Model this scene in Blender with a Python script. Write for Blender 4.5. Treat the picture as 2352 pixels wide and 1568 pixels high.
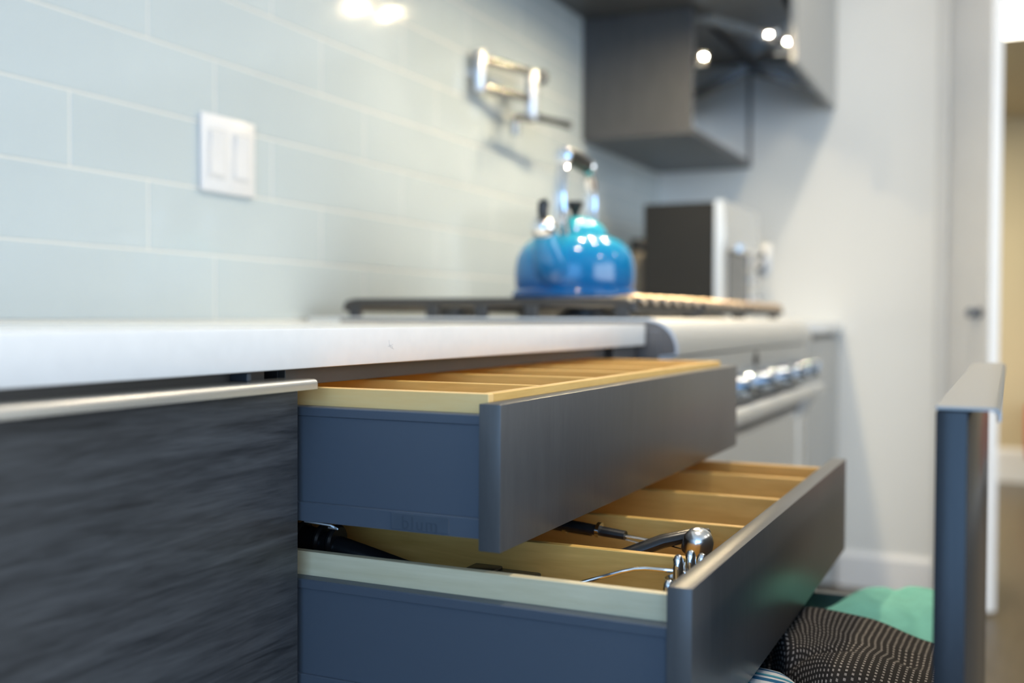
import bpy, bmesh, math, random
from mathutils import Vector, Matrix
random.seed(7)
for o in list(bpy.data.objects):
    bpy.data.objects.remove(o)
sc = bpy.context.scene
COL = sc.collection
H = 0.92            # lens height above the floor; all z below are measured from the lens height

# ------------------------------------------------------------------ camera
yaw, pit, rol = math.radians(25.195), math.radians(1.287), math.radians(-0.2707)
fw = Vector((math.cos(yaw)*math.cos(pit), math.sin(yaw)*math.cos(pit), -math.sin(pit)))
rt = Vector((math.sin(yaw), -math.cos(yaw), 0))
dn = fw.cross(rt)
if dn.z > 0: dn = -dn
rt2 = rt*math.cos(rol)+dn*math.sin(rol)
dn2 = -rt*math.sin(rol)+dn*math.cos(rol)
cam = bpy.data.cameras.new('camera')
cam.sensor_width = 36; cam.sensor_fit = 'HORIZONTAL'
cam.lens = 2431.5*36/2352
cam.clip_start = 0.01; cam.clip_end = 60
cam.dof.use_dof = True
cam.dof.focus_distance = 0.92
cam.dof.aperture_fstop = 2.7
co = bpy.data.objects.new('camera', cam); COL.objects.link(co)
R = Matrix((rt2, -dn2, -fw)).transposed()
co.matrix_world = Matrix.Translation((0, 0, H)) @ R.to_4x4()
sc.camera = co

# ------------------------------------------------------------------ world, exposure, lights
sc.view_settings.view_transform = 'Standard'
sc.view_settings.look = 'None'
sc.view_settings.exposure = 0.0
sc.view_settings.gamma = 1.0
sc.view_settings.use_curve_mapping = False
sc.cycles.use_denoising = True
sc.cycles.sample_clamp_indirect = 6
sc.cycles.caustics_reflective = False
sc.cycles.caustics_refractive = False
sc.cycles.max_bounces = 8
sc.cycles.diffuse_bounces = 4
w = bpy.data.worlds.new('world'); sc.world = w; w.use_nodes = True
w.node_tree.nodes['Background'].inputs[0].default_value = (0.62, 0.78, 1.0, 1)
w.node_tree.nodes['Background'].inputs[1].default_value = 0.5

def area(name, loc, direction, sx, sy, power, color, shape='RECTANGLE'):
    l = bpy.data.lights.new(name, 'AREA'); l.shape = shape; l.size = sx; l.size_y = sy
    l.energy = power; l.color = color
    o = bpy.data.objects.new(name, l); COL.objects.link(o)
    o.location = (loc[0], loc[1], loc[2]+H)
    o.rotation_euler = Vector(direction).to_track_quat('-Z', 'Y').to_euler()
    return o
COOL = (0.34, 0.65, 1.12); DAY = (0.88, 0.95, 1.0); WARM = (1.0, 0.86, 0.66)
DOWN = ((1.05, 0.27), (2.10, 0.20), (2.90, 0.20), (1.3, -1.5), (2.9, -1.5))
area('window_light', (-2.36, -0.6, 0.55), (1, 0, 0), 2.6, 1.7, 51, COOL)
area('window_light', (0.9, -3.36, 0.45), (0, 1, 0), 3.2, 1.9, 96, DAY)
for i, (x, y) in enumerate(DOWN):
    area('downlight', (x, y, 1.555), (0, 0, -1), 0.10, 0.10, 11 if i == 0 else 6.5, WARM, 'DISK')
area('hall_fill', (5.30, 1.05, 1.116), (0, 0, -1), 0.9, 0.9, 58, (1.0, 0.90, 0.68))  # added fill for the hall, out of sight behind the far wall

# ------------------------------------------------------------------ materials
def new_mat(name):
    m = bpy.data.materials.new(name); m.use_nodes = True
    return m, m.node_tree, m.node_tree.nodes['Principled BSDF']
def mat(name, col, rough=0.5, metal=0.0, coat=0.0, spec=0.5, noise=0.0, nscale=30, bump=0.0, bscale=200, stretch=(1, 1, 1), emit=None, estr=0):
    m, nt, b = new_mat(name)
    b.inputs['Base Color'].default_value = (*col, 1)
    b.inputs['Roughness'].default_value = rough
    b.inputs['Metallic'].default_value = metal
    b.inputs['Coat Weight'].default_value = coat
    b.inputs['Coat Roughness'].default_value = 0.04
    b.inputs['Specular IOR Level'].default_value = spec
    if emit:
        b.inputs['Emission Color'].default_value = (*emit, 1); b.inputs['Emission Strength'].default_value = estr
    if noise or bump:
        tc = nt.nodes.new('ShaderNodeTexCoord'); mp = nt.nodes.new('ShaderNodeMapping')
        mp.inputs['Scale'].default_value = stretch
        nt.links.new(tc.outputs['Object'], mp.inputs['Vector'])
    if noise:
        n = nt.nodes.new('ShaderNodeTexNoise'); n.inputs['Scale'].default_value = nscale; n.inputs['Detail'].default_value = 6
        nt.links.new(mp.outputs[0], n.inputs['Vector'])
        r = nt.nodes.new('ShaderNodeValToRGB')
        r.color_ramp.elements[0].position = 0.3; r.color_ramp.elements[1].position = 0.7
        r.color_ramp.elements[0].color = (*[c*(1-noise) for c in col], 1)
        r.color_ramp.elements[1].color = (*[min(1, c*(1+noise)) for c in col], 1)
        nt.links.new(n.outputs['Fac'], r.inputs['Fac']); nt.links.new(r.outputs[0], b.inputs['Base Color'])
    if bump:
        n2 = nt.nodes.new('ShaderNodeTexNoise'); n2.inputs['Scale'].default_value = bscale
        nt.links.new(mp.outputs[0], n2.inputs['Vector'])
        bp = nt.nodes.new('ShaderNodeBump'); bp.inputs['Strength'].default_value = bump; bp.inputs['Distance'].default_value = 0.001
        nt.links.new(n2.outputs['Fac'], bp.inputs['Height']); nt.links.new(bp.outputs[0], b.inputs['Normal'])
    return m
def wood_mat(name, c0, c1, stretch, rough=0.45, scale=14, coat=0.0, wear=None):
    m, nt, b = new_mat(name)
    tc = nt.nodes.new('ShaderNodeTexCoord'); mp = nt.nodes.new('ShaderNodeMapping'); mp.inputs['Scale'].default_value = stretch
    nt.links.new(tc.outputs['Object'], mp.inputs['Vector'])
    n = nt.nodes.new('ShaderNodeTexNoise'); n.inputs['Scale'].default_value = scale; n.inputs['Detail'].default_value = 8
    n.inputs['Roughness'].default_value = 0.65; n.inputs['Distortion'].default_value = 0.6
    nt.links.new(mp.outputs[0], n.inputs['Vector'])
    n3 = nt.nodes.new('ShaderNodeTexNoise'); n3.inputs['Scale'].default_value = scale*5; n3.inputs['Detail'].default_value = 3
    nt.links.new(mp.outputs[0], n3.inputs['Vector'])
    mx = nt.nodes.new('ShaderNodeMath'); mx.operation = 'MULTIPLY_ADD'; mx.inputs[1].default_value = 0.3
    nt.links.new(n3.outputs['Fac'], mx.inputs[0]); 
    ms = nt.nodes.new('ShaderNodeMath'); ms.operation = 'MULTIPLY'; ms.inputs[1].default_value = 0.75
    nt.links.new(n.outputs['Fac'], ms.inputs[0]); nt.links.new(ms.outputs[0], mx.inputs[2])
    r = nt.nodes.new('ShaderNodeValToRGB')
    r.color_ramp.elements[0].position = 0.36; r.color_ramp.elements[1].position = 0.68
    r.color_ramp.elements[0].color = (*c0, 1); r.color_ramp.elements[1].color = (*c1, 1)
    nt.links.new(mx.outputs[0], r.inputs['Fac']); nt.links.new(r.outputs[0], b.inputs['Base Color'])
    bp = nt.nodes.new('ShaderNodeBump'); bp.inputs['Strength'].default_value = 0.15; bp.inputs['Distance'].default_value = 0.0006
    nt.links.new(mx.outputs[0], bp.inputs['Height']); nt.links.new(bp.outputs[0], b.inputs['Normal'])
    b.inputs['Roughness'].default_value = rough; b.inputs['Coat Weight'].default_value = coat
    return m
M = {}
M['pull_dimmed'] = mat('dimmed_nickel_pull', (0.36, 0.36, 0.35), 0.36, metal=0.5, bump=0.08, bscale=300, stretch=(0.05, 1, 1))  # same pull metal, darkened in its colour to hold down glare
M['tile'] = mat('glass_tile', (0.46, 0.525, 0.553), 0.10, spec=0.5, noise=0.03, nscale=3)
M['grout'] = mat('grout', (0.60, 0.61, 0.585), 0.85, bump=0.3, bscale=400)
M['white_wall'] = mat('white_wall_paint', (0.78, 0.79, 0.77), 0.55, bump=0.05, bscale=300)
M['white_trim'] = mat('white_trim_paint', (0.82, 0.83, 0.84), 0.35, noise=0.02, nscale=6)
M['beige_wall'] = mat('beige_wall_paint', (0.58, 0.50, 0.33), 0.7, noise=0.03, nscale=2)
M['ceil'] = mat('ceiling_paint', (0.80, 0.80, 0.78), 0.8, noise=0.02, nscale=3)
M['hall_ceil'] = mat('hall_ceiling_paint', (0.50, 0.45, 0.32), 0.8, noise=0.03, nscale=3)
M['floor'] = wood_mat('floor_wood', (0.080, 0.065, 0.043), (0.122, 0.100, 0.070), (1.2, 9, 1), 0.38, 5)
M['quartz'] = mat('white_quartz', (0.80, 0.82, 0.84), 0.22, noise=0.02, nscale=60)
M['steelblue'] = mat('grey_powder_coat', (0.095, 0.115, 0.145), 0.48, metal=0.25, bump=0.08, bscale=1500)
M['front'] = wood_mat('dark_lacquered_front', (0.078, 0.078, 0.079), (0.096, 0.096, 0.097), (8, 8, 0.8), 0.33, 14, 0.0)
M['front_grain'] = wood_mat('dark_streaked_front', (0.017, 0.018, 0.020), (0.070, 0.075, 0.083), (2.2, 2.2, 30), 0.38, 3.2)
M['rail'] = mat('dark_grey_rail', (0.065, 0.063, 0.062), 0.4, noise=0.12, nscale=9)
M['inside'] = mat('cabinet_inside', (0.03, 0.03, 0.033), 0.6, noise=0.1, nscale=9)
M['pull'] = mat('brushed_nickel_pull', (0.68, 0.66, 0.61), 0.27, metal=0.75, bump=0.08, bscale=300, stretch=(0.05, 1, 1))
M['maple_cool_lit'] = wood_mat('cool_lit_maple_side', (0.68, 0.58, 0.36), (0.82, 0.72, 0.49), (9, 0.9, 9), 0.42, 5)  # same maple, made paler for the cool daylight on the near side
M['maple_warm_lit'] = wood_mat('warm_lit_maple_side', (0.95, 0.575, 0.21), (0.98, 0.69, 0.31), (9, 0.9, 9), 0.42, 5)  # same maple, warm light on the upper near side put into the colour
M['maple_y'] = wood_mat('maple_along_depth', (0.66, 0.37, 0.085), (0.86, 0.54, 0.16), (9, 0.9, 9), 0.42, 5)
M['maple_x'] = wood_mat('maple_along_width', (0.70, 0.42, 0.12), (0.90, 0.60, 0.22), (0.9, 9, 9), 0.42, 5)
M['steel'] = mat('brushed_steel', (0.80, 0.815, 0.82), 0.46, metal=1.0, bump=0.06, bscale=300, stretch=(0.04, 1, 1))
M['mirror'] = mat('polished_steel', (0.84, 0.85, 0.86), 0.08, metal=1.0, noise=0.03, nscale=4)
M['chrome'] = mat('chrome', (0.80, 0.80, 0.80), 0.07, metal=1.0, noise=0.02, nscale=40)
M['dark_metal'] = mat('dark_blue_metal', (0.10, 0.13, 0.18), 0.35, metal=0.6, noise=0.05, nscale=40)
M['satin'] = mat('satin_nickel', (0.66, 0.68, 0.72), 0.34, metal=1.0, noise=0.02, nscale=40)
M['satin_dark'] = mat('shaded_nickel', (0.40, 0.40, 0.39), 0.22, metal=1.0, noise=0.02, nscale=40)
M['plate_mirror'] = mat('mirror_polished_steel', (0.62, 0.63, 0.64), 0.03, metal=1.0, noise=0.02, nscale=4)
M['cap_grey'] = mat('grey_end_cap', (0.19, 0.175, 0.165), 0.4, metal=0.5, noise=0.03, nscale=20)
M['tip_glint'] = mat('lamp_lit_tip', (0.42, 0.32, 0.22), 0.33, metal=0.9, noise=0.05, nscale=40)  # warm lamp highlights on the grate painted as a metal colour
M['trim_shaded'] = mat('shaded_white_trim', (0.66, 0.67, 0.66), 0.5, noise=0.02, nscale=6)  # white trim with the shade of its turned face painted in
M['iron'] = mat('cast_iron', (0.018, 0.018, 0.019), 0.38, spec=0.7, bump=0.25, bscale=500)
M['canister'] = mat('brown_canister', (0.20, 0.17, 0.13), 0.45, noise=0.1, nscale=30)
M['silver'] = mat('silver_steel', (0.85, 0.85, 0.84), 0.22, metal=1.0, noise=0.03, nscale=40)
M['knob_chrome'] = mat('knob_chrome', (0.30, 0.34, 0.39), 0.16, metal=1.0, noise=0.02, nscale=40)
M['black'] = mat('black_plastic', (0.012, 0.012, 0.013), 0.3, noise=0.1, nscale=60)
M['darkside'] = mat('dark_appliance_paint', (0.008, 0.0085, 0.009), 0.55, spec=0.35, noise=0.05, nscale=30)
M['wall_cab'] = wood_mat('dark_cabinet_veneer', (0.055, 0.056, 0.06), (0.085, 0.086, 0.09), (14, 14, 1), 0.4, 10)
M['grey_door'] = mat('grey_cabinet_lacquer', (0.30, 0.31, 0.31), 0.3, noise=0.03, nscale=12)
M['plate'] = mat('white_switch_plastic', (0.66, 0.67, 0.69), 0.3, noise=0.01, nscale=50)
M['rocker'] = mat('white_rocker_plastic', (0.58, 0.59, 0.60), 0.35, noise=0.01, nscale=50)
M['red'] = mat('red_upholstery', (0.42, 0.035, 0.03), 0.7, noise=0.15, nscale=50)
M['darkleg'] = mat('dark_wood_leg', (0.06, 0.035, 0.02), 0.45, noise=0.2, nscale=30)
M['bulb'] = mat('halogen_bulb', (1, 0.9, 0.7), 0.4, noise=0.01, nscale=9, emit=(1.0, 0.80, 0.50), estr=10000)
M['panel_light'] = mat('ceiling_panel_light', (1, 0.95, 0.85), 0.5, noise=0.01, nscale=9, emit=(1.0, 0.93, 0.78), estr=6)
M['down'] = mat('downlight_lens', (1, 0.95, 0.85), 0.5, noise=0.01, nscale=9, emit=(1.0, 0.82, 0.58), estr=30)
M['glassdark'] = mat('dark_oven_glass', (0.02, 0.022, 0.025), 0.06, noise=0.05, nscale=10)
M['ghost'] = mat('embossed_letters', (0.070, 0.087, 0.110), 0.4, metal=0.25, noise=0.05, nscale=60)
M['tag'] = mat('grey_label_plate', (0.085, 0.105, 0.13), 0.42, metal=0.2, noise=0.05, nscale=60)
M['scratch'] = mat('grey_scuff', (0.42, 0.45, 0.48), 0.6, noise=0.1, nscale=60)
M['teal'] = mat('teal_cotton', (0.19, 0.55, 0.47), 0.85, noise=0.08, nscale=40, bump=0.3, bscale=900)

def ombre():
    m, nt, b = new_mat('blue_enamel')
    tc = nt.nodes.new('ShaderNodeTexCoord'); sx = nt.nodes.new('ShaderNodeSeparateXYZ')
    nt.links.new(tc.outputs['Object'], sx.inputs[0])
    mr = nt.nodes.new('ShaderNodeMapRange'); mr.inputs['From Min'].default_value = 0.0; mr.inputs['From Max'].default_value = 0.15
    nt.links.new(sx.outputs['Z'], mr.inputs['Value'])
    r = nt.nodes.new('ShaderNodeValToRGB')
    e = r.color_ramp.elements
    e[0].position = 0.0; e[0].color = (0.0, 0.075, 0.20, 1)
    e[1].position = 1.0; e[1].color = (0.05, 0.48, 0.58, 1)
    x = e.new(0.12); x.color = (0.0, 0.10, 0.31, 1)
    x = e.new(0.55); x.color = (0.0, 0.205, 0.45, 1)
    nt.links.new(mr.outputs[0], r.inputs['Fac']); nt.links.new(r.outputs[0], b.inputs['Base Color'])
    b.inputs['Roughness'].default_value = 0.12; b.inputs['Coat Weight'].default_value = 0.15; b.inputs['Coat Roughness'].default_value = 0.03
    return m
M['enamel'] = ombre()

def math_node(nt, op, a, b=None, c=None):
    n = nt.nodes.new('ShaderNodeMath'); n.operation = op
    for i, v in enumerate((a, b, c)):
        if v is None: continue
        if isinstance(v, (int, float)): n.inputs[i].default_value = v
        else: nt.links.new(v, n.inputs[i])
    return n.outputs[0]
def woven():
    m, nt, b = new_mat('dark_woven_cotton')
    uv = nt.nodes.new('ShaderNodeUVMap'); sx = nt.nodes.new('ShaderNodeSeparateXYZ'); nt.links.new(uv.outputs[0], sx.inputs[0])
    nz = nt.nodes.new('ShaderNodeTexNoise'); nz.inputs['Scale'].default_value = 60; nt.links.new(uv.outputs[0], nz.inputs['Vector'])
    jit = math_node(nt, 'MULTIPLY', math_node(nt, 'SUBTRACT', nz.outputs['Fac'], 0.5), 0.22)
    u = math_node(nt, 'ADD', math_node(nt, 'MULTIPLY', sx.outputs['Y'], 1/0.0060), jit)
    row = math_node(nt, 'FLOOR', u)
    fu = math_node(nt, 'FRACT', u)
    v = math_node(nt, 'MULTIPLY_ADD', row, 0.5, math_node(nt, 'MULTIPLY', sx.outputs['X'], 1/0.0068))
    fv = math_node(nt, 'FRACT', math_node(nt, 'ADD', v, jit))
    dash = math_node(nt, 'MULTIPLY', math_node(nt, 'LESS_THAN', math_node(nt, 'ABSOLUTE', math_node(nt, 'SUBTRACT', fu, 0.5)), 0.17),
                     math_node(nt, 'LESS_THAN', math_node(nt, 'ABSOLUTE', math_node(nt, 'SUBTRACT', fv, 0.5)), 0.25))
    nb = nt.nodes.new('ShaderNodeTexNoise'); nb.inputs['Scale'].default_value = 300; nt.links.new(uv.outputs[0], nb.inputs['Vector'])
    dash = math_node(nt, 'MULTIPLY', dash, math_node(nt, 'MULTIPLY_ADD', nb.outputs['Fac'], 1.1, 0.2))
    mix = nt.nodes.new('ShaderNodeMix'); mix.data_type = 'RGBA'
    mix.inputs['A'].default_value = (0.017, 0.015, 0.015, 1); mix.inputs['B'].default_value = (0.40, 0.365, 0.34, 1)
    nt.links.new(dash, mix.inputs['Factor']); nt.links.new(mix.outputs['Result'], b.inputs['Base Color'])
    bp = nt.nodes.new('ShaderNodeBump'); bp.inputs['Strength'].default_value = 0.5; bp.inputs['Distance'].default_value = 0.0015
    nt.links.new(dash, bp.inputs['Height']); nt.links.new(bp.outputs[0], b.inputs['Normal'])
    b.inputs['Roughness'].default_value = 0.9; b.inputs['Specular IOR Level'].default_value = 0.2
    return m
M['woven'] = woven()
def striped():
    m, nt, b = new_mat('striped_cotton')
    uv = nt.nodes.new('ShaderNodeUVMap'); sx = nt.nodes.new('ShaderNodeSeparateXYZ'); nt.links.new(uv.outputs[0], sx.inputs[0])
    f = math_node(nt, 'FRACT', math_node(nt, 'MULTIPLY', sx.outputs['X'], 1/0.034))
    r = nt.nodes.new('ShaderNodeValToRGB'); r.color_ramp.interpolation = 'CONSTANT'
    e = r.color_ramp.elements
    e[0].position = 0; e[0].color = (0.06, 0.36, 0.46, 1)
    e[1].position = 0.14; e[1].color = (0.74, 0.76, 0.78, 1)
    x = e.new(0.50); x.color = (0.01, 0.13, 0.28, 1)
    x = e.new(0.76); x.color = (0.74, 0.76, 0.78, 1)
    x = e.new(0.92); x.color = (0.01, 0.15, 0.30, 1)
    nt.links.new(f, r.inputs['Fac']); nt.links.new(r.outputs[0], b.inputs['Base Color'])
    nz = nt.nodes.new('ShaderNodeTexNoise'); nz.inputs['Scale'].default_value = 900; nt.links.new(uv.outputs[0], nz.inputs['Vector'])
    bp = nt.nodes.new('ShaderNodeBump'); bp.inputs['Strength'].default_value = 0.4; bp.inputs['Distance'].default_value = 0.001
    nt.links.new(nz.outputs['Fac'], bp.inputs['Height']); nt.links.new(bp.outputs[0], b.inputs['Normal'])
    b.inputs['Roughness'].default_value = 0.9
    return m
M['striped'] = striped()

# ------------------------------------------------------------------ mesh helpers
class MB:
    def __init__(s): s.bm = bmesh.new()
    def add(s, other):
        me = bpy.data.meshes.new('tmp'); other.to_mesh(me); s.bm.from_mesh(me); bpy.data.meshes.remove(me); other.free()
        return s
    def box(s, x0, x1, y0, y1, z0, z1, bev=0.0015, seg=1, rot=None, about=None):
        b = bmesh.new(); bmesh.ops.create_cube(b, size=1)
        for v in b.verts:
            v.co = Vector(((x0+x1)/2+v.co.x*(x1-x0), (y0+y1)/2+v.co.y*(y1-y0), (z0+z1)/2+v.co.z*(z1-z0)))
        if bev: bmesh.ops.bevel(b, geom=b.edges[:], offset=bev, segments=seg, profile=0.5, affect='EDGES')
        if rot is not None:
            c = Vector(about) if about else Vector(((x0+x1)/2, (y0+y1)/2, (z0+z1)/2))
            for v in b.verts: v.co = rot @ (v.co-c)+c
        return s.add(b)
    def lathe(s, prof, c, axis=(0, 0, 1), n=32, cap=True):
        b = bmesh.new(); rings = []
        q = Vector((0, 0, 1)).rotation_difference(Vector(axis).normalized()); c = Vector(c)
        for r, h in prof:
            rings.append([b.verts.new(c+q @ Vector((max(r, 1e-5)*math.cos(2*math.pi*i/n), max(r, 1e-5)*math.sin(2*math.pi*i/n), h))) for i in range(n)])
        for a, d in zip(rings, rings[1:]):
            for i in range(n): b.faces.new((a[i], a[(i+1) % n], d[(i+1) % n], d[i]))
        if cap:
            b.faces.new(rings[0][::-1]); b.faces.new(rings[-1])
        bmesh.ops.recalc_face_normals(b, faces=b.faces)
        return s.add(b)
    def tube(s, pts, rad, n=12, flat=1.0, up=(0, 0, 1)):
        pts = [Vector(p) for p in pts]; b = bmesh.new(); rings = []
        rads = rad if isinstance(rad, (list, tuple)) else [rad]*len(pts)
        for i, p in enumerate(pts):
            d = (pts[min(i+1, len(pts)-1)]-pts[max(i-1, 0)]).normalized()
            u = Vector(up); 
            if abs(u.dot(d)) > 0.95: u = Vector((1, 0, 0)) if abs(d.x) < 0.9 else Vector((0, 1, 0))
            a = d.cross(u).normalized(); e = a.cross(d).normalized()
            rings.append([b.verts.new(p+(a*math.cos(2*math.pi*k/n)+e*math.sin(2*math.pi*k/n)*flat)*rads[i]) for k in range(n)])
        for a, d in zip(rings, rings[1:]):
            for k in range(n): b.faces.new((a[k], a[(k+1) % n], d[(k+1) % n], d[k]))
        b.faces.new(rings[0][::-1]); b.faces.new(rings[-1])
        bmesh.ops.recalc_face_normals(b, faces=b.faces)
        return s.add(b)
    def prism(s, prof, a0, a1, axis='x', bev=0.0):
        """prof: 2-D outline in the plane across the axis (yz for x, xz for y, xy for z)"""
        b = bmesh.new()
        def P(p, a):
            return {'x': (a, p[0], p[1]), 'y': (p[0], a, p[1]), 'z': (p[0], p[1], a)}[axis]
        A = [b.verts.new(P(p, a0)) for p in prof]; B = [b.verts.new(P(p, a1)) for p in prof]
        n = len(prof)
        for i in range(n): b.faces.new((A[i], A[(i+1) % n], B[(i+1) % n], B[i]))
        b.faces.new(A[::-1]); b.faces.new(B)
        bmesh.ops.recalc_face_normals(b, faces=b.faces)
        if bev: bmesh.ops.bevel(b, geom=[e for e in b.edges], offset=bev, segments=1, affect='EDGES')
        return s.add(b)
    def build(s, name, m, parent=None, local=False, smooth=35):
        off = Vector((0, 0, H))
        if not local:
            r = parent
            while r is not None and r.parent is not None: r = r.parent
            if r is not None: off = off-r.location
            for v in s.bm.verts: v.co += off
        me = bpy.data.meshes.new(name); s.bm.to_mesh(me); s.bm.free()
        me.materials.append(M[m] if isinstance(m, str) else m)
        if smooth:
            for p in me.polygons: p.use_smooth = True
            me.set_sharp_from_angle(angle=math.radians(smooth))
        o = bpy.data.objects.new(name, me); COL.objects.link(o)
        if parent: o.parent = parent
        return o
def tag(o, label=None, cat=None, group=None, kind=None):
    if label: o['label'] = label
    if cat: o['category'] = cat
    if group: o['group'] = group
    if kind: o['kind'] = kind
    return o
def thing(name, label, cat, loc, group=None):
    o = bpy.data.objects.new(name, None); COL.objects.link(o); o.empty_display_size = 0.05
    o.location = (loc[0], loc[1], loc[2]+H)
    return tag(o, label, cat, group)
def dup(o, parent, loc):
    c = o.copy(); COL.objects.link(c); c.parent = parent; c.location = loc
    return c
def arc(c, r, a0, a1, n):
    return [(c[0]+r*math.cos(math.radians(a0+(a1-a0)*i/n)), c[1]+r*math.sin(math.radians(a0+(a1-a0)*i/n))) for i in range(n+1)]

# ================================================================== SETTING
WY = 1.185          # finished tile plane
XW = 3.79           # far wall
FL = -H
CT = -0.0092; CB = -0.0425     # counter top / underside
tag(MB().box(-2.4, 7.0, -3.4, 1.35, FL-0.06, FL, 0).build('floor', 'floor', smooth=0), kind='structure')
tag(MB().box(-2.4, 3.98, -3.4, 1.35, 1.58, 1.66, 0).build('ceiling', 'ceil', smooth=0), kind='structure')
# window walls behind the camera
m = MB()
m.box(-2.5, -2.4, -3.4, -2.0, FL, 1.58, 0).box(-2.5, -2.4, 0.8, 1.35, FL, 1.58, 0).box(-2.5, -2.4, -2.0, 0.8, FL, -0.32, 0).box(-2.5, -2.4, -2.0, 0.8, 1.42, 1.58, 0)
tag(m.build('wall_back', 'white_wall', smooth=0), kind='structure')
def window(name, cx, along, z0, z1, horizontal):
    m = MB(); n = 3; a0, a1 = along
    for i in range(n+1):
        a = a0+(a1-a0)*i/n
        if horizontal == 'y': m.box(cx-0.04, cx+0.04, a-0.03, a+0.03, z0, z1, 0.004)
        else: m.box(a-0.03, a+0.03, cx-0.04, cx+0.04, z0, z1, 0.004)
    for z in (z0, z1):
        if horizontal == 'y': m.box(cx-0.04, cx+0.04, a0, a1, z-0.03, z+0.03, 0.004)
        else: m.box(a0, a1, cx-0.04, cx+0.04, z-0.03, z+0.03, 0.004)
    return tag(m.build(name, 'white_trim'), kind='structure')
window('window_1', -2.44, (-1.97, 0.77), -0.29, 1.39, 'y')
m = MB()
m.box(-2.4, -0.8, -3.5, -3.4, FL, 1.58, 0).box(2.6, 7.0, -3.5, -3.4, FL, 1.58, 0).box(-0.8, 2.6, -3.5, -3.4, FL, -0.55, 0).box(-0.8, 2.6, -3.5, -3.4, 1.42, 1.58, 0)
tag(m.build('wall_right', 'white_wall', smooth=0), kind='structure')
window('window_2', -3.44, (-0.77, 2.57), -0.52, 1.39, 'x')
# far wall, its return and the hall beyond
tag(MB().box(XW, XW+0.12, 0.227, 1.35, FL, 1.58, 0.002).box(XW+0.12, 4.32, 0.227, 0.33, FL, 1.58, 0.002).build('wall_far', 'white_wall', smooth=0), kind='structure')
tag(MB().prism([(XW, FL), (XW-0.014, FL), (XW-0.014, FL+0.105), (XW-0.007, FL+0.12), (XW, FL+0.12)], 0.227, 0.53, 'y').build('baseboard_far', 'white_trim', smooth=0), kind='structure')
tag(MB().box(6.65, 6.75, -3.4, 2.4, FL, 1.145, 0.002).build('wall_hall', 'beige_wall', smooth=0), kind='structure')
tag(MB().prism([(6.65, FL), (6.634, FL), (6.634, FL+0.17), (6.642, FL+0.19), (6.65, FL+0.19)], -3.4, 2.4, 'y').build('baseboard_hall', 'white_trim', smooth=0), kind='structure')
tag(MB().box(3.98, 6.75, -3.4, 2.4, 1.145, 1.225, 0.002).build('ceiling_hall', 'hall_ceil', smooth=0), kind='structure')
tag(MB().box(3.93, 3.98, -3.4, 0.227, 1.145, 1.66, 0.002).build('wall_header', 'white_wall', smooth=0), kind='structure')
tag(MB().box(3.91, 6.75, 2.4, 2.48, FL, 1.225, 0.002).build('wall_hall_left', 'beige_wall', smooth=0), kind='structure')
# white door standing open, its free edge towards the kitchen
dr = bpy.data.objects.new('door_1', None); COL.objects.link(dr); tag(dr, kind='structure')
p1 = Vector((3.585, 0.060, 0)); p0 = Vector((3.806, 0.190, 0))
dr.location = p1
u = (p0-p1).normalized(); LW = (p0-p1).length
Rz = Matrix.Rotation(math.atan2(u.y, u.x), 3, 'Z')
leaf = MB(); leaf.box(0, LW, -0.036, 0, FL+0.012, 1.10, 0.002)
for v in leaf.bm.verts: v.co = Rz @ v.co+p1
leaf.build('door_leaf', 'white_trim', dr, smooth=0)
tag(MB().box(3.792, 3.83, 0.189, 0.2268, FL, 1.10, 0.003).build('trim_1', 'trim_shaded', smooth=0), kind='structure')
hd = MB()
hd.lathe([(0.0, 0), (0.017, 0), (0.017, 0.003), (0.008, 0.006), (0.008, 0.018), (0.014, 0.024), (0.016, 0.032), (0.012, 0.038), (0, 0.039)], (0.055, 0.0, 0.022), (0, 1, 0), 24)
for v in hd.bm.verts: v.co = Rz @ v.co+p1
hd.build('door_knob', 'dark_metal', dr)

# tiled wall: every tile is a piece of its own
wl = MB().box(-2.4, XW+0.12, WY+0.0011, WY+0.15, FL, 1.58, 0).build('wall_left', 'grout', smooth=0)
tag(wl, kind='structure')
TL, TP, G = 0.4455, 0.1066, 0.0034
tm = MB(); tm.box(G/2, TL-G/2, 0, 0.010, G/2, TP-G/2, 0.0011)
t0 = tm.build('tile', 'tile', wl, local=True, smooth=0); first = True
z0 = CT+0.0025
for r in range(11):
    zb = z0+r*TP
    if zb > 0.87: continue
    k0 = 1.371-0.1485*(r % 3)
    for k in range(-4, 7):
        xa = k0+TL*k
        if xa+TL > XW+0.11 or xa < -0.75: 
            if xa >= -0.75 and xa < XW-0.12:       # cut tile at the corner
                c = MB(); c.box(G/2, XW-0.001-xa, 0, 0.010, G/2, TP-G/2, 0.0011)
                co2 = c.build('tile', 'tile', wl, local=True, smooth=0); co2.location = (xa, WY, zb+H)
            continue
        if xa+TL > XW: 
            c = MB(); c.box(G/2, XW-0.001-xa, 0, 0.010, G/2, TP-G/2, 0.0011)
            co2 = c.build('tile', 'tile', wl, local=True, smooth=0); co2.location = (xa, WY, zb+H)
            continue
        o = t0 if first else dup(t0, wl, (0, 0, 0)); first = False
        o.location = (xa, WY+random.uniform(-0.0002, 0.0002), zb+H)

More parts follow.
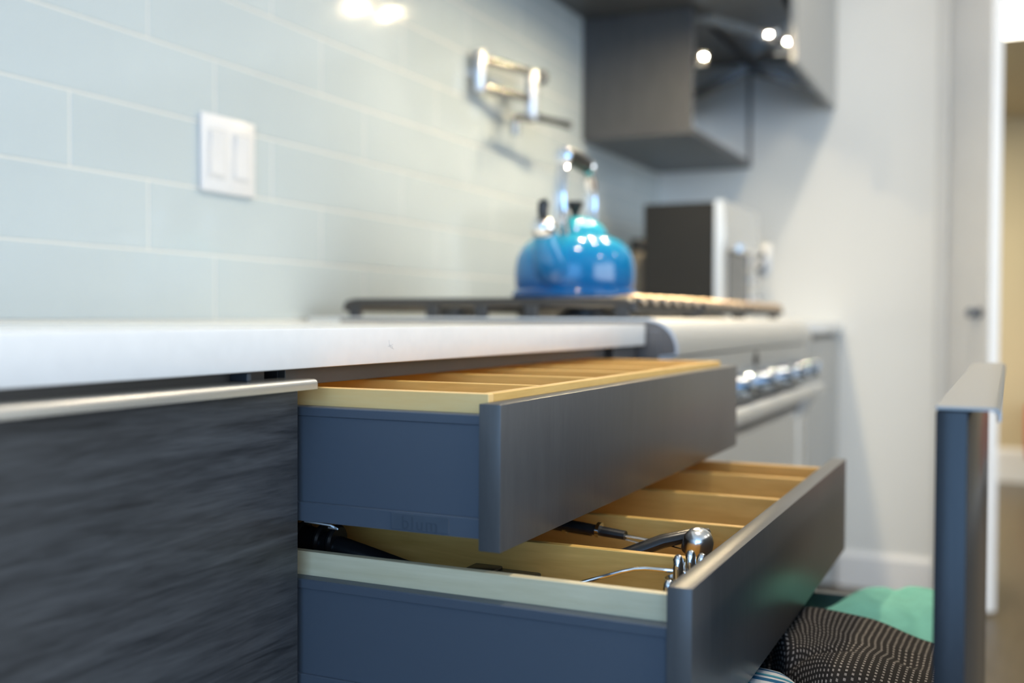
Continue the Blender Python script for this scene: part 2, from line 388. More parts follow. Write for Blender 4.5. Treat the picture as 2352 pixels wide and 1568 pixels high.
# ================================================================== COUNTERS
ct = tag(MB().box(-1.6, 1.600, 0.520, WY-0.001, CB, CT, 0.0022, 2).build('countertop', 'quartz'), 'long white quartz worktop above the open drawers', 'worktop')
mk = MB()
def sliver(pts, wd):
    for a, b in zip(pts, pts[1:]):
        mk.prism([(a[0], a[1]), (b[0], b[1]), (b[0], b[1]+wd), (a[0], a[1]+wd)], 0.51985, 0.5202, 'y')
sliver([(0.838, -0.0215), (0.8385, -0.0255), (0.8410, -0.0268)], 0.00025)
sliver([(0.836, -0.0272), (0.840, -0.0265), (0.845, -0.0255)], 0.00025)
sliver([(0.838, -0.0268), (0.842, -0.0285), (0.8465, -0.0300)], 0.00030)
sliver([(0.842, -0.0268), (0.8445, -0.0283)], 0.00025)
mk.build('scuff_mark', 'scratch', ct, smooth=0)['label'] = 'small grey scuff on the edge'
tag(MB().box(2.835, XW-0.001, 0.520, WY-0.001, CB, CT, 0.0022, 2).build('countertop', 'quartz'), 'short white worktop beyond the range, against the far wall', 'worktop')

# ================================================================== LEFT CABINET (closed front, nearest)
XN, XF = 0.716, 1.478
def pull_profile(yi, yf, zt):
    """edge pull: plate on top of the front, rounded lip hanging in front. yi inner face, yf outer face of front"""
    yo = yf-0.0185; t = 0.0018; lip = 0.0082
    out = [(yi, zt), (yo+0.004, zt)]+arc((yo+0.004, zt-0.004), 0.004, 90, 180, 5)[1:]+[(yo, zt-lip), (yo+0.0022, zt-lip)]
    out += [(yo+0.0022, zt-0.0042), (yo+0.0042, zt-t), (yi, zt-t)]
    return out
t = thing('base_cabinet', 'closed dark streaked cabinet front nearest the lens with a pale edge pull', 'cabinet', (0.2, 0.85, FL))
MB().box(-0.60, 0.698, 0.552, 0.57, -0.80, -0.0435, 0.001).box(-0.60, 0.698, 1.15, 1.168, -0.80, -0.0435, 0.001).box(-0.60, 0.698, 0.57, 1.15, -0.80, -0.782, 0.001).box(-0.60, -0.582, 0.57, 1.15, -0.78, -0.0435, 0.001).box(0.68, 0.698, 0.57, 1.15, -0.78, -0.0435, 0.001).build('body', 'rail', t)
f = MB().box(-0.60, 0.7145, 0.5307, 0.5496, -0.79, -0.0532, 0.0012).build('front_panel', 'front_grain', t)
pf = MB().prism(pull_profile(0.5496, 0.5307, -0.0508), -0.60, 0.7155, 'x').build('edge_pull', 'pull', f)
pf['label'] = 'pale metal edge pull along the top'
MB().box(0.655, 0.660, 0.535, 0.552, -0.0505, -0.0440, 0.0005).build('panel_edge', 'ghost', t)  # thin bluish strip for the lit edge of the carcass panel
MB().box(-0.60, 0.698, 0.60, 0.615, FL, -0.80, 0.001).build('toe_kick', 'rail', t)

# ================================================================== DRAWER CABINET
cab = thing('drawer_cabinet', 'dark cabinet with two inner drawers and a tall front pulled out', 'cabinet', ((XN+XF)/2, 0.85, FL))
m = MB()
m.box(0.7158, 0.7190, 0.5525, 1.168, -0.80, -0.0435, 0.001)
m.box(XF+0.004, XF+0.020, 0.5525, 1.168, -0.80, -0.0435, 0.001)
m.box(0.7190, XF+0.004, 1.150, 1.168, -0.80, -0.0435, 0.001)
m.box(0.7190, XF+0.004, 0.5525, 1.150, -0.80, -0.784, 0.001)
m.build('body', 'inside', cab)
MB().box(0.7158, XF+0.0038, 0.545, 0.5523, -0.0580, -0.0435, 0.0006).build('top_rail', 'rail', cab)
MB().box(XF+0.0205, 1.598, 0.536, 0.556, -0.80, -0.0435, 0.001).build('filler_panel', 'rail', cab)
MB().box(0.7158, 1.598, 0.60, 0.615, FL, -0.80, 0.001).build('toe_kick', 'rail', cab)

def inner_drawer(yf, zs, ztop, zbot, wood_h, dividers, strip, lettering):
    """yf outer face of the front, zs top of the steel side"""
    yi = yf+0.0184; yb = yi+0.50
    zb = zs-0.095
    # steel box: two profiled sides, bottom and back
    m = MB()
    for sx in (1, -1):
        xo = XN+0.004 if sx > 0 else XF-0.004
        X = lambda d: xo+sx*d
        prof = [(X(0.0015), zs), (X(0.0135), zs), (X(0.0135), zb+0.016), (X(0.0135), zb), (X(-0.0005), zb), (X(-0.0005), zb+0.0148),
                (X(0.0005), zb+0.0158), (X(0.0022), zb+0.0160), (X(0.0022), zs-0.0080), (X(0.0006), zs-0.0074), (X(0.0006), zs-0.0009)]
        m.prism(prof, yi+0.0005, yb, 'y')
    m.box(XN+0.017, XF-0.017, yi+0.001, yb, zb+0.004, zb+0.012, 0.0006)
    m.box(XN+0.017, XF-0.017, yb-0.014, yb, zb+0.012, zs, 0.0006)
    d = m.build('drawer', 'steelblue', cab)
    fr = MB().box(XN, XF, yf, yi, zbot, ztop, 0.0007, 2).build('front_panel', 'front', d)
    # maple liner
    wx0, wx1 = XN+0.0185, XF-0.0185; wt = 0.009; wz = zs+wood_h
    MB().box(wx0, wx0+wt, yi+0.001, yb-0.016, zb+0.0125, wz, 0.0006).build('wooden_side', 'maple_warm_lit' if strip else 'maple_cool_lit', d)
    MB().box(wx1-wt, wx1, yi+0.001, yb-0.016, zb+0.0125, wz, 0.0006).build('wooden_side', 'maple_y', d)
    MB().box(wx0+wt, wx1-wt, yb-0.026, yb-0.0165, zb+0.0125, wz, 0.0006).build('wooden_back', 'maple_x', d)
    MB().box(wx0+wt, wx1-wt, yi+0.001, yb-0.0265, zb+0.0125, zb+0.0165, 0.0004).build('wooden_floor', 'maple_y', d)
    y_a = yi+0.0012
    if strip:
        MB().box(wx0+wt, wx1-wt, yi+0.001, yi+0.010, zb+0.0168, wz, 0.0006).build('wooden_front_strip', 'maple_x', d); y_a = yi+0.0102
    for x in dividers:
        MB().box(x-0.0045, x+0.0045, y_a, yb-0.0268, zb+0.0168, wz-0.0008, 0.0006).build('wooden_divider', 'maple_y', d)
    # label plate with embossed maker's word
    tg = MB().box(XN+0.0028, XN+0.0045, yi+0.0272, yi+0.0795, zb+0.0012, zb+0.0142, 0.0003).build('label_plate', 'tag', d)
    if lettering:
        cu = bpy.data.curves.new('lettering', 'FONT'); cu.body = 'blum'; cu.size = 0.0150; cu.extrude = 0.00025; cu.align_x = 'CENTER'
        cu.space_character = 1.15
        tmp = bpy.data.objects.new('tmp', cu); COL.objects.link(tmp)
        dg = bpy.context.evaluated_depsgraph_get(); me = bpy.data.meshes.new_from_object(tmp.evaluated_get(dg))
        bpy.data.objects.remove(tmp)
        L = MB(); L.bm.from_mesh(me)
        for v in L.bm.verts:
            q = v.co.copy(); v.co = Vector((XN+0.0028-q.z, yi+0.0535-q.x, zb+0.0022+q.y))
        L.build('embossed_lettering', 'ghost', d, smooth=0)
    return d
# upper inner drawer
inner_drawer(0.3460, -0.0745, -0.0655, -0.1780, 0.0153, [0.862, 1.000, 1.126, 1.235, 1.352], True, True)
clip = MB().tube([(XN+0.006, 0.530, -0.1705), (XN+0.004, 0.502, -0.1712), (XN+0.004, 0.496, -0.1735), (XN+0.006, 0.506, -0.1735)], 0.0008, 6)
clip.build('spring_clip', 'steel', cab)
# lower inner drawer
inner_drawer(0.1975, -0.2185, -0.1880, -0.3100, 0.0195, [0.862, 1.013, 1.186, 1.350], False, False)
# tall outer front carrying the bottom drawer
yo, yi = 0.0228, 0.0417
m = MB()
zb, zs = -0.62, -0.368
for xo, sx in ((XN+0.004, 1), (XF-0.004, -1)):
    m.box(min(xo, xo+sx*0.012), max(xo, xo+sx*0.012), yi+0.0005, yi+0.50, zb, zs, 0.001)
m.box(XN+0.016, XF-0.016, yi+0.0005, yi+0.50, zb, zb+0.012, 0.001)
m.box(XN+0.016, XF-0.016, yi+0.488, yi+0.50, zb+0.012, zs, 0.001)
d = m.build('drawer', 'steelblue', cab)
M['front_gloss'] = wood_mat('dark_glossy_front', (0.018, 0.021, 0.026), (0.026, 0.030, 0.036), (14, 14, 1.0), 0.27, 14, 0.0)
M['front_gloss'].node_tree.nodes['Principled BSDF'].inputs['Specular IOR Level'].default_value = 0.35
MB().box(XN, XF, yo, yi, -0.79, -0.0572, 0.0010, 2).build('front_panel', 'front_gloss', d)
MB().prism(pull_profile(yi, yo, -0.0545), XN, XF, 'x').build('edge_pull', 'pull_dimmed', d)['label'] = 'pale metal edge pull along the top, darkened against glare'

# ================================================================== THINGS IN THE DRAWERS
ZL = -0.2185-0.095+0.0165      # floor of lower drawer liner
# black ladle with ribbed handle, rear left
t = thing('utensil', 'black ribbed utensil lying in the front compartment of the lower drawer', 'utensil', (0.80, 0.45, ZL))
MB().tube([(0.800, 0.700, -0.203), (0.795, 0.62, -0.2005), (0.792, 0.575, -0.204), (0.795, 0.52, -0.213), (0.80, 0.46, -0.2235), (0.81, 0.30, -0.252)],
          [0.012, 0.014, 0.013, 0.010, 0.006, 0.005], 14).build('handle', 'black', t)
for i, y in enumerate((0.66, 0.615, 0.585, 0.562, 0.548)):
    MB().lathe([(0.0138, -0.003), (0.0155, -0.001), (0.0155, 0.001), (0.0138, 0.003)], (0.793, y, -0.2025), (0, 1, 0.12), 16).build('grip_ring', 'black', t)
t2 = MB().box(0.800, 0.832, 0.362, 0.43, -0.2245, -0.2190, 0.002, 2).box(0.800, 0.830, 0.398, 0.425, -0.2200, -0.2165, 0.0015, 2).box(0.805, 0.828, 0.37, 0.43, ZL+0.001, -0.2240, 0.003, 2)
tag(t2.build('turner', 'black'), 'flat black utensil head just inside the lower drawer, behind its near wooden side', 'utensil')
# steel pasta server: thin bent rod and a head with long rounded tines
t = thing('pasta_server', 'steel pasta server with upright rounded tines and a bent wire handle', 'utensil', (0.835, 0.28, ZL))
MB().tube([(0.822, 0.372, -0.244), (0.832, 0.331, -0.2258), (0.834, 0.290, -0.2110), (0.8345, 0.279, -0.2078), (0.835, 0.270, -0.2066), (0.835, 0.246, -0.2060), (0.837, 0.236, -0.2075)], 0.0018, 10).build('handle', 'chrome', t)
MB().lathe([(0, 0.0), (0.010, 0.0006), (0.015, 0.006), (0.018, 0.014), (0.0170, 0.0145), (0.014, 0.0075), (0.009, 0.0022), (0, 0.0015)], (0.836, 0.236, -0.2260), (0, 0, 1), 24, cap=False).build('bowl', 'chrome', t)
for i, (x, y, zt) in enumerate(((0.828, 0.2400, -0.1905), (0.838, 0.2325, -0.1880), (0.846, 0.2255, -0.1915), (0.800, 0.2395, -0.2045), (0.850, 0.240, -0.200))):
    MB().tube([(x, y, -0.226), (x-0.0006, y, zt-0.012), (x-0.0006, y, zt-0.004), (x, y, zt-0.0012), (x, y, zt)], [0.0036, 0.0044, 0.0042, 0.0028, 0.0006], 12).build('tine', 'chrome', t)
# second compartment
t = thing('scoop', 'chrome headed scoop with black handle behind the pasta server', 'utensil', (0.93, 0.27, ZL))
MB().tube([(0.950, 0.247, -0.1955), (0.943, 0.256, -0.1965), (0.930, 0.285, -0.2035), (0.905, 0.330, -0.222), (0.89, 0.40, -0.245)], [0.005, 0.0075, 0.0080, 0.0080, 0.006], 12, flat=0.8).build('handle', 'black', t)
MB().lathe([(0, 0.013), (0.006, 0.0125), (0.010, 0.010), (0.0135, 0.004), (0.0142, -0.008), (0.0130, -0.009), (0.0115, 0.003), (0.006, 0.0095), (0, 0.0105)], (0.925, 0.250, -0.2005), (-0.25, -0.25, 0.9), 24, cap=False).build('bowl', 'silver', t)
for i, (x, dy, z, lab) in enumerate(((0.935, 0.0, -0.2000, 'black handled knife with a silver collar, nearest in the second compartment'), (0.965, 0.045, -0.2060, 'black handled knife lying behind the silver collared one'))):
    t = thing('knife', lab, 'knife', (x, 0.35+dy, ZL), 'knives in the second compartment')
    MB().tube([(x+0.004, 0.46+dy, z+0.004), (x+0.002, 0.42+dy, z+0.004), (x, 0.37+dy, z+0.0015), (x, 0.322+dy, z-0.0025)], [0.006, 0.008, 0.0075, 0.006], 12, flat=0.7).build('handle', 'black', t)
    MB().tube([(x, 0.350+dy, z+0.0006), (x, 0.3465+dy, z+0.0002)], 0.0086, 12, flat=0.85).build('collar', 'chrome', t)
    MB().tube([(x, 0.323+dy, z-0.0026), (x-0.001, 0.300+dy, z-0.0042), (x-0.003, 0.250+dy, z-0.012)], [0.0042, 0.0036, 0.001], 8, flat=0.3).build('blade', 'chrome', t)

# towels in the bottom drawer
def cloth(name, m, fn, nu, nv, thick, label, cat, uvscale):
    bm = bmesh.new(); uvl = bm.loops.layers.uv.new('UVMap'); g = []; uvv = {}
    for i in range(nu+1):
        row = []
        for j in range(nv+1):
            p = fn(i/nu, j/nv); v = bm.verts.new((p[0], p[1], p[2]+H)); row.append(v)
        g.append(row)
    acc = [0.0]*(nv+1)
    for i in range(nu+1):
        w = 0.0
        for j in range(nv+1):
            if i: acc[j] += (g[i][j].co-g[i-1][j].co).length
            if j: w += (g[i][j].co-g[i][j-1].co).length
            uvv[g[i][j]] = (acc[j], w)
    for i in range(nu):
        for j in range(nv):
            f = bm.faces.new((g[i][j], g[i+1][j], g[i+1][j+1], g[i][j+1])); f.smooth = True
            for l in f.loops: l[uvl].uv = uvv[l.vert]
    bmesh.ops.recalc_face_normals(bm, faces=bm.faces)
    me = bpy.data.meshes.new(name); bm.to_mesh(me); bm.free(); me.materials.append(M[m])
    o = bpy.data.objects.new(name, me); COL.objects.link(o)
    so = o.modifiers.new('thickness', 'SOLIDIFY'); so.thickness = thick; so.offset = 0
    return tag(o, label, cat)
def sm(a, b, x):
    t = max(0, min(1, (x-a)/(b-a))); return t*t*(3-2*t)
Y0, Y1 = 0.056, 0.46
ZB = -0.606
# stacks resting on the drawer bottom: each towel is a folded bundle, closed around a soft slab section
def bundle(x0, x1, ztop_fn, zlow, wob):
    """cross-section loop in xz swept along y; u runs around the loop"""
    def fn(u, v):
        y = Y0+(Y1-Y0)*v
        a = u*2*math.pi
        xa = x0(y) if callable(x0) else x0; xb = x1(y) if callable(x1) else x1
        cx = (xa+xb)/2; hw = (xb-xa)/2
        ca, sa = math.cos(a), math.sin(a)
        ex = 0.45
        x = cx-hw*math.copysign(abs(ca)**ex, ca)
        top = ztop_fn(x, y)
        zc = (top+zlow)/2; hh = (top-zlow)/2
        z = zc+hh*math.copysign(abs(sa)**ex, sa)
        return (x+wob*math.sin(37*y+9*z)*0.6, y, z+wob*math.sin(23*x+31*y))
    return fn
def teal_top(x, y):
    return -0.347+0.012*sm(1.24, 1.32, x)-0.065*sm(0.155, 0.235, y)*sm(1.27, 1.36, x)+0.003*math.sin(30*x-40*y)+0.003*math.sin(60*y-17*x)-0.006*math.exp(-((y-0.10-0.25*(x-1.32))/0.010)**2)
cloth('towel', 'teal', bundle(1.228, 1.448, teal_top, -0.45, 0.003), 90, 60, 0.002, 'teal cotton towel at the far end of the bottom drawer', 'towel', (0.6, 0.4))
def dark_top(x, y):
    d = y-(0.150+0.36*(x-0.93))
    e = (x-(1.035+0.5*(0.17-y)))
    return -0.316-0.022*sm(1.07, 0.99, x+0.085*sm(0.195, 0.13, y))-0.016*sm(0.14, 0.06, y)+0.003*math.sin(9*y+14*x)-0.034*sm(0.0, 0.012, d)+0.006*math.exp(-(d/0.010)**2)-0.008*math.exp(-(e/0.008)**2)
cloth('towel', 'woven', bundle(lambda y: 1.018-0.085*sm(0.195, 0.13, y), 1.222, dark_top, -0.44, 0.002), 200, 110, 0.003, 'dark woven towel flecked with pale stitches in the bottom drawer', 'towel', (0.72, 0.40))
def stripe_top(x, y):
    return -0.317+0.003*math.sin(30*y)-0.02*sm(0.90, 0.80, x)
cloth('towel', 'striped', bundle(0.755, lambda y: 1.010-0.087*sm(0.195, 0.13, y), stripe_top, -0.466, 0.001), 110, 40, 0.002, 'white towel with blue and teal stripes nearest in the bottom drawer', 'towel', (0.62, 0.40))
for i, (x0, x1, zt, mt, lab) in enumerate(((1.165, 1.425, -0.456, 'woven', 'folded dark towel under the teal towel'), (0.96, 1.155, -0.445, 'teal', 'folded teal towel under the dark woven towel'), (0.75, 0.95, -0.475, 'woven', 'folded dark towel under the striped towel'))):
    cloth('towel', mt, bundle(x0, x1, lambda x, y, zt=zt: zt, ZB, 0.001), 60, 20, 0.002, lab, 'towel', (0.6, 0.4))

# ================================================================== RANGE
RX0, RX1 = 1.606, 2.828
t = thing('gas_range', 'wide stainless gas range with cast iron grates and front knobs', 'range', ((RX0+RX1)/2, 0.85, FL))
MB().box(RX0, RX1, 0.50, 1.172, -0.80, -0.022, 0.002).build('body', 'steel', t)
# top rim with bullnose front
bn = [(1.172, -0.022), (1.172, 0.0), (0.520, 0.0)]+arc((0.520, -0.052), 0.052, 90, 180, 10)[1:]+[(0.469, -0.058), (0.500, -0.062), (0.500, -0.022)]
MB().prism(bn, RX0, RX1, 'x').build('bullnose_top', 'steel', t)
ec = [(1.10, -0.019), (1.10, -0.0035), (0.520, -0.0035)]+arc((0.520, -0.052), 0.0475, 90, 180, 10)[1:]+[(0.4735, -0.056), (0.499, -0.059), (0.499, -0.019)]
MB().prism(ec, RX0-0.0012, RX0-0.0002, 'x').build('end_cap', 'cap_grey', t)
MB().box(RX0-0.0012, RX0-0.0002, 0.4995, 1.171, -0.80, -0.0195, 0.0003).build('side_panel', 'cap_grey', t)
MB().prism([(0.500, -0.062), (0.478, -0.0625), (0.487, -0.164), (0.500, -0.168)], RX0+0.002, RX1-0.002, 'x').build('control_panel', 'steel', t)
kb = MB().lathe([(0, 0), (0.028, 0), (0.028, 0.003), (0.0245, 0.005), (0.0240, 0.007), (0.0160, 0.042), (0.0145, 0.044), (0, 0.0445)], (0, 0, 0), (0, -1, 0.09), 28)
kb.box(-0.0025, 0.0025, -0.046, -0.010, 0.004, 0.0265, 0.001)
kn = kb.build('knob', 'knob_chrome', t, local=True)
loc = lambda x, y, z: (x-t.location.x, y-t.location.y, z+H-t.location.z)
for i, x in enumerate((1.80, 2.015, 2.237, 2.438, 2.610, 2.765)):
    o = kn if i == 0 else dup(kn, t, (0, 0, 0)); o.location = loc(x, 0.483, -0.132)
    MB().lathe([(0.0, 0), (0.031, 0), (0.031, 0.002), (0.026, 0.004), (0, 0.004)], (x, 0.4845, -0.132), (0, -1, 0.09), 24).build('knob_bezel', 'black', t)
MB().lathe([(0, 0), (0.017, 0), (0.017, 0.003), (0.014, 0.005), (0, 0.005)], (2.215, 0.4815, -0.0815), (0, -1, 0.09), 20).build('igniter_button', 'black', t)
MB().box(RX0+0.012, RX1-0.012, 0.4945, 0.4998, -0.231, -0.169, 0.0008).build('handle_shadow', 'black', t)  # black strip painting the shadow under the door handles
for x0, x1 in ((RX0+0.01, 2.700), (2.703, RX1-0.01)):
    d = MB().box(x0, x1, 0.478, 0.4995, -0.72, -0.231, 0.003).build('oven_door', 'steel', t)
    MB().box(x0+0.03, x1-0.03, 0.4765, 0.479, -0.66, -0.46, 0.001).build('door_glass', 'glassdark', d)
    h = MB().tube([(x0+0.01, 0.447, -0.179), (x1-0.002, 0.447, -0.179)], 0.0160, 14)
    for xx in (x0+0.04, x1-0.04): h.tube([(xx, 0.447, -0.182), (xx, 0.4785, -0.240)], 0.008, 10)
    h.build('door_handle', 'steel', d)
MB().box(RX0+0.02, RX1-0.02, 0.56, 0.575, FL, -0.80, 0.001).build('toe_kick', 'black', t)
# burners and grates
for gx in (1.81, 2.217, 2.624):
    for gy in (0.70, 0.97):
        MB().lathe([(0, 0), (0.055, 0), (0.055, 0.006), (0.040, 0.010), (0.040, 0.015), (0.036, 0.017), (0, 0.017)], (gx, gy, 0.0), (0, 0, 1), 28).build('burner', 'iron', t)
g = MB(); a = 0.197; zt, zl = 0.029, 0.012; Ya, Yb = 0.545, 1.095
for sx in (-1, 1):
    xx = sx*(a-0.006)
    g.tube([(xx, Ya, zl), (xx, Ya+0.004, zt-0.006), (xx, Ya+0.018, zt-0.003), (xx, Yb-0.018, zt-0.003), (xx, Yb-0.004, zt-0.006), (xx, Yb, zl)], 0.0078, 8)
for y in (Ya+0.006, (Ya+Yb)/2, Yb-0.006):
    g.box(-a+0.004, a-0.004, y-0.006, y+0.006, zl-0.003, zt+0.002, 0.003)
for gy in (0.70, 0.97):
    for k in range(8):
        an = math.pi/4*k
        g.box(0.035, 0.125, -0.005, 0.005, zt-0.012, zt+0.002, 0.002, rot=Matrix.Rotation(an, 3, 'Z'), about=(0, 0, zt))
        # move spoke to burner centre
        g.bm.verts.ensure_lookup_table()
        for v in g.bm.verts[-24:]: v.co.y += gy
for sx in (-1, 1):
    for y in (Ya+0.02, Ya+0.18, (Ya+Yb)/2, Yb-0.18, Yb-0.02):
        g.box(sx*(a-0.006)-0.006, sx*(a-0.006)+0.006, y-0.012, y+0.012, 0.0, zt-0.006, 0.002)
g0 = g.build('grate', 'iron', t, local=True)
tp0 = MB().tube([(0, 0.5375, 0.0225), (0, 0.540, 0.0285), (0, 0.548, 0.0325), (0, 0.575, 0.0325), (0, 0.60, 0.030)], [0.004, 0.0065, 0.0072, 0.0065, 0.004], 10).build('grate_tip', 'tip_glint', t, local=True)  # added tips, coloured like warm lamp glints on the iron
for i, gx in enumerate((1.81, 2.217, 2.624)):
    o = g0 if i == 0 else dup(g0, t, (0, 0, 0)); o.location = (gx-t.location.x, -t.location.y, H-t.location.z)
    for k in range(6):
        o = tp0 if i+k == 0 else dup(tp0, t, (0, 0, 0)); o.location = (gx-0.16+0.064*k-t.location.x, -t.location.y, H-t.location.z)

# ================================================================== KETTLE
KC = Vector((1.803, 0.722, 0.0315)); KR = 0.1075
t = thing('kettle', 'glossy blue enamel whistling kettle on the range', 'kettle', KC)
def kloc(x, y, z): return (KC.x+x, KC.y+y, KC.z+z)
body = [(0.0, 0.0), (0.100, 0.0), (0.107, 0.002), (0.1105, 0.008), (0.1105, 0.013), (0.107, 0.018), (0.1035, 0.022), (0.1055, 0.030), (0.1062, 0.045), (0.1055, 0.062), (0.102, 0.080), (0.094, 0.097),
        (0.081, 0.110), (0.066, 0.1175), (0.056, 0.121), (0.052, 0.1215), (0, 0.1215)]
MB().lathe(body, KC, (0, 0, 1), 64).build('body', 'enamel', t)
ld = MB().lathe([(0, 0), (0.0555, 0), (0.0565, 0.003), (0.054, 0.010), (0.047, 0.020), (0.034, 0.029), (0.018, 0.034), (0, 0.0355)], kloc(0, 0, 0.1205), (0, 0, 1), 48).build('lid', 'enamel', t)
MB().lathe([(0, 0), (0.007, 0), (0.0065, 0.004), (0.009, 0.012), (0.0145, 0.022), (0.0155, 0.026), (0.0145, 0.029), (0, 0.030)], kloc(0, 0, 0.1545), (0, 0, 1), 24).build('knob', 'black', ld)
# spout faces along the wall, towards the lens side
sd = Vector((-1, 0.02, 0)).normalized()
def sp(r, z): return kloc(sd.x*r, sd.y*r, z)
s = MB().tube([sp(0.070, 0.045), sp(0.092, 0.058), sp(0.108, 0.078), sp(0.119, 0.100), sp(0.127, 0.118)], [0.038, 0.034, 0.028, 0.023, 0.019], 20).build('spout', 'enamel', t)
MB().lathe([(0, -0.004), (0.0205, -0.004), (0.0225, 0.0), (0.0225, 0.010), (0.020, 0.018), (0.013, 0.024), (0, 0.026)], sp(0.128, 0.119), (sd.x*0.45, 0.0, 0.9), 28).build('whistle_cap', 'chrome', s)
MB().tube([sp(0.134, 0.140), sp(0.136, 0.152), sp(0.133, 0.168), sp(0.131, 0.172)], [0.0075, 0.009, 0.0095, 0.006], 14).build('whistle_lever', 'black', s)
MB().tube([sp(0.118, 0.135), sp(0.098, 0.137), sp(0.078, 0.128)], 0.004, 10).build('spring_arm', 'chrome', s)
# handle arch over the lid
hp = [kloc(-0.062, 0, 0.119), kloc(-0.070, 0, 0.150), kloc(-0.074, 0, 0.190), kloc(-0.067, 0, 0.225), kloc(-0.052, 0, 0.252)]
hq = [kloc(0.062, 0, 0.119), kloc(0.072, 0, 0.150), kloc(0.077, 0, 0.190), kloc(0.071, 0, 0.225), kloc(0.058, 0, 0.248)]
hm = MB()
for path in (hp, hq): hm.tube(path, [0.015, 0.0145, 0.0135, 0.0125, 0.011], 12, flat=0.22, up=(1, 0, 0))
hm.tube([hp[-1], kloc(-0.040, 0, 0.259), kloc(0.045, 0, 0.256), hq[-1]], 0.006, 10)
hb = hm.build('handle', 'chrome', t)
MB().tube([kloc(-0.050, 0, 0.2605), kloc(-0.046, 0, 0.2615), kloc(-0.02, 0, 0.2625), kloc(0.02, 0, 0.261), kloc(0.046, 0, 0.257), kloc(0.051, 0, 0.256)], [0.010, 0.0145, 0.0160, 0.0160, 0.0150, 0.010], 16).build('grip', 'black', hb)
for sx in (-1, 1):
    MB().lathe([(0, 0), (0.0135, 0), (0.0165, 0.003), (0.0165, 0.007), (0.012, 0.010), (0, 0.010)], kloc(sx*0.050, 0, 0.2605 if sx < 0 else 0.256), (sx, 0, 0), 16).build('ferrule', 'chrome', hb)

t.scale = (1.04, 1.04, 0.985)

# ================================================================== POT FILLER
t = thing('pot_filler', 'chrome folding pot filler tap on the tiled wall above the range', 'tap', (2.287, WY, 0.592))
xA, yA, xB, yB = 2.275, 1.160, 2.465, 1.108
MB().lathe([(0, 0), (0.026, 0), (0.026, 0.004), (0.018, 0.008), (0.012, 0.009), (0.012, 0.022), (0, 0.022)], (xA+0.012, WY, 0.592), (0, -1, 0), 28).build('wall_flange', 'chrome', t)
MB().lathe([(0, 0), (0.0150, 0), (0.0160, 0.002), (0.0160, 0.096), (0.0150, 0.098), (0, 0.098)], (xA, yA, 0.541), (0, 0, 1), 24).build('pivot_post', 'satin', t)
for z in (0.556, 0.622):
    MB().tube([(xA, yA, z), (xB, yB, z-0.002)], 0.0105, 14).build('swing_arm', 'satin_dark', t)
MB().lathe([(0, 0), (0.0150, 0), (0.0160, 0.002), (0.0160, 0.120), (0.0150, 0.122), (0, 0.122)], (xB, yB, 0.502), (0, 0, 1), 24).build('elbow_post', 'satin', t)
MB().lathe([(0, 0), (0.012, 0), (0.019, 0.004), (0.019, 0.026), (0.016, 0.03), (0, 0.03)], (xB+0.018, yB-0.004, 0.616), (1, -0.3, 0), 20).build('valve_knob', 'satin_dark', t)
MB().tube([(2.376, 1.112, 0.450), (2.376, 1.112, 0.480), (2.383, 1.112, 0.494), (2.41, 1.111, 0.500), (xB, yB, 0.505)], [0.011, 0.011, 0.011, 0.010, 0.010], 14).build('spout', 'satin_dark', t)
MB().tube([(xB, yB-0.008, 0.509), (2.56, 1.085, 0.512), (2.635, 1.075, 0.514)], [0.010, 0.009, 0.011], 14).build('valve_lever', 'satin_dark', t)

# ================================================================== WALL SWITCH, OUTLET
t = thing('light_switch', 'white double switch plate on the tiled wall', 'switch', (1.397, WY, 0.267))
MB().box(1.330, 1.463, WY-0.0075, WY-0.0005, 0.203, 0.329, 0.0025, 2).build('plate', 'plate', t)
for x in (1.366, 1.427):
    fr = MB().box(x-0.0225, x+0.0225, WY-0.0085, WY-0.0070, 0.226, 0.306, 0.0008).build('rocker_frame', 'rocker', t)
    MB().prism([(WY-0.0085, 0.230), (WY-0.0105, 0.232), (WY-0.0092, 0.266), (WY-0.0120, 0.300), (WY-0.0085, 0.302)], x-0.0165, x+0.0165, 'x').build('rocker', 'plate', fr)
t = thing('wall_outlet', 'small grey outlet on the far wall beside the toaster oven', 'outlet', (XW, 0.80, 0.21))
MB().box(XW-0.007, XW-0.0005, 0.772, 0.842, 0.150, 0.265, 0.002, 2).build('plate', 'steel', t)
for z in (0.185, 0.23):
    MB().box(XW-0.009, XW-0.0068, 0.790, 0.824, z-0.014, z+0.014, 0.001).build('socket', 'black', t)

# ================================================================== HOOD, WALL CABINETS
t = thing('range_hood', 'dark hood above the range with warm lamps in its underside', 'hood', (2.29, 0.95, 0.90))
MB().box(1.60, 3.006, 0.60, WY-0.001, 0.905, 1.50, 0.003).build('canopy', 'wall_cab', t)
MB().box(1.66, 2.96, 0.64, 1.14, 0.899, 0.905, 0.001).build('underside_panel', 'wall_cab', t)
for x, y in ((2.69, 0.70), (2.585, 0.66), (2.25, 0.68), (1.95, 0.68)):
    lp = MB().lathe([(0.0085, -0.001), (0.028, -0.001), (0.030, 0.002), (0.030, 0.006), (0.0085, 0.006)], (x, y, 0.894), (0, 0, 1), 24, cap=False).build('lamp_ring', 'chrome', t)
    MB().lathe([(0, 0), (0.005, 0.0004), (0.0075, 0.003), (0.0075, 0.0055), (0, 0.0055)], (x, y, 0.894), (0, 0, 1), 20).build('lamp', 'bulb', lp)
t = thing('wall_cabinet', 'dark wall cabinet beside the far wall, its grey door lifted out and up', 'cabinet', (3.40, 1.0, 0.537))
m = MB()
m.box(3.010, 3.028, 0.843, WY-0.001, 0.537, 0.904, 0.0015).box(XW-0.019, XW-0.001, 0.843, WY-0.001, 0.537, 0.904, 0.0015)
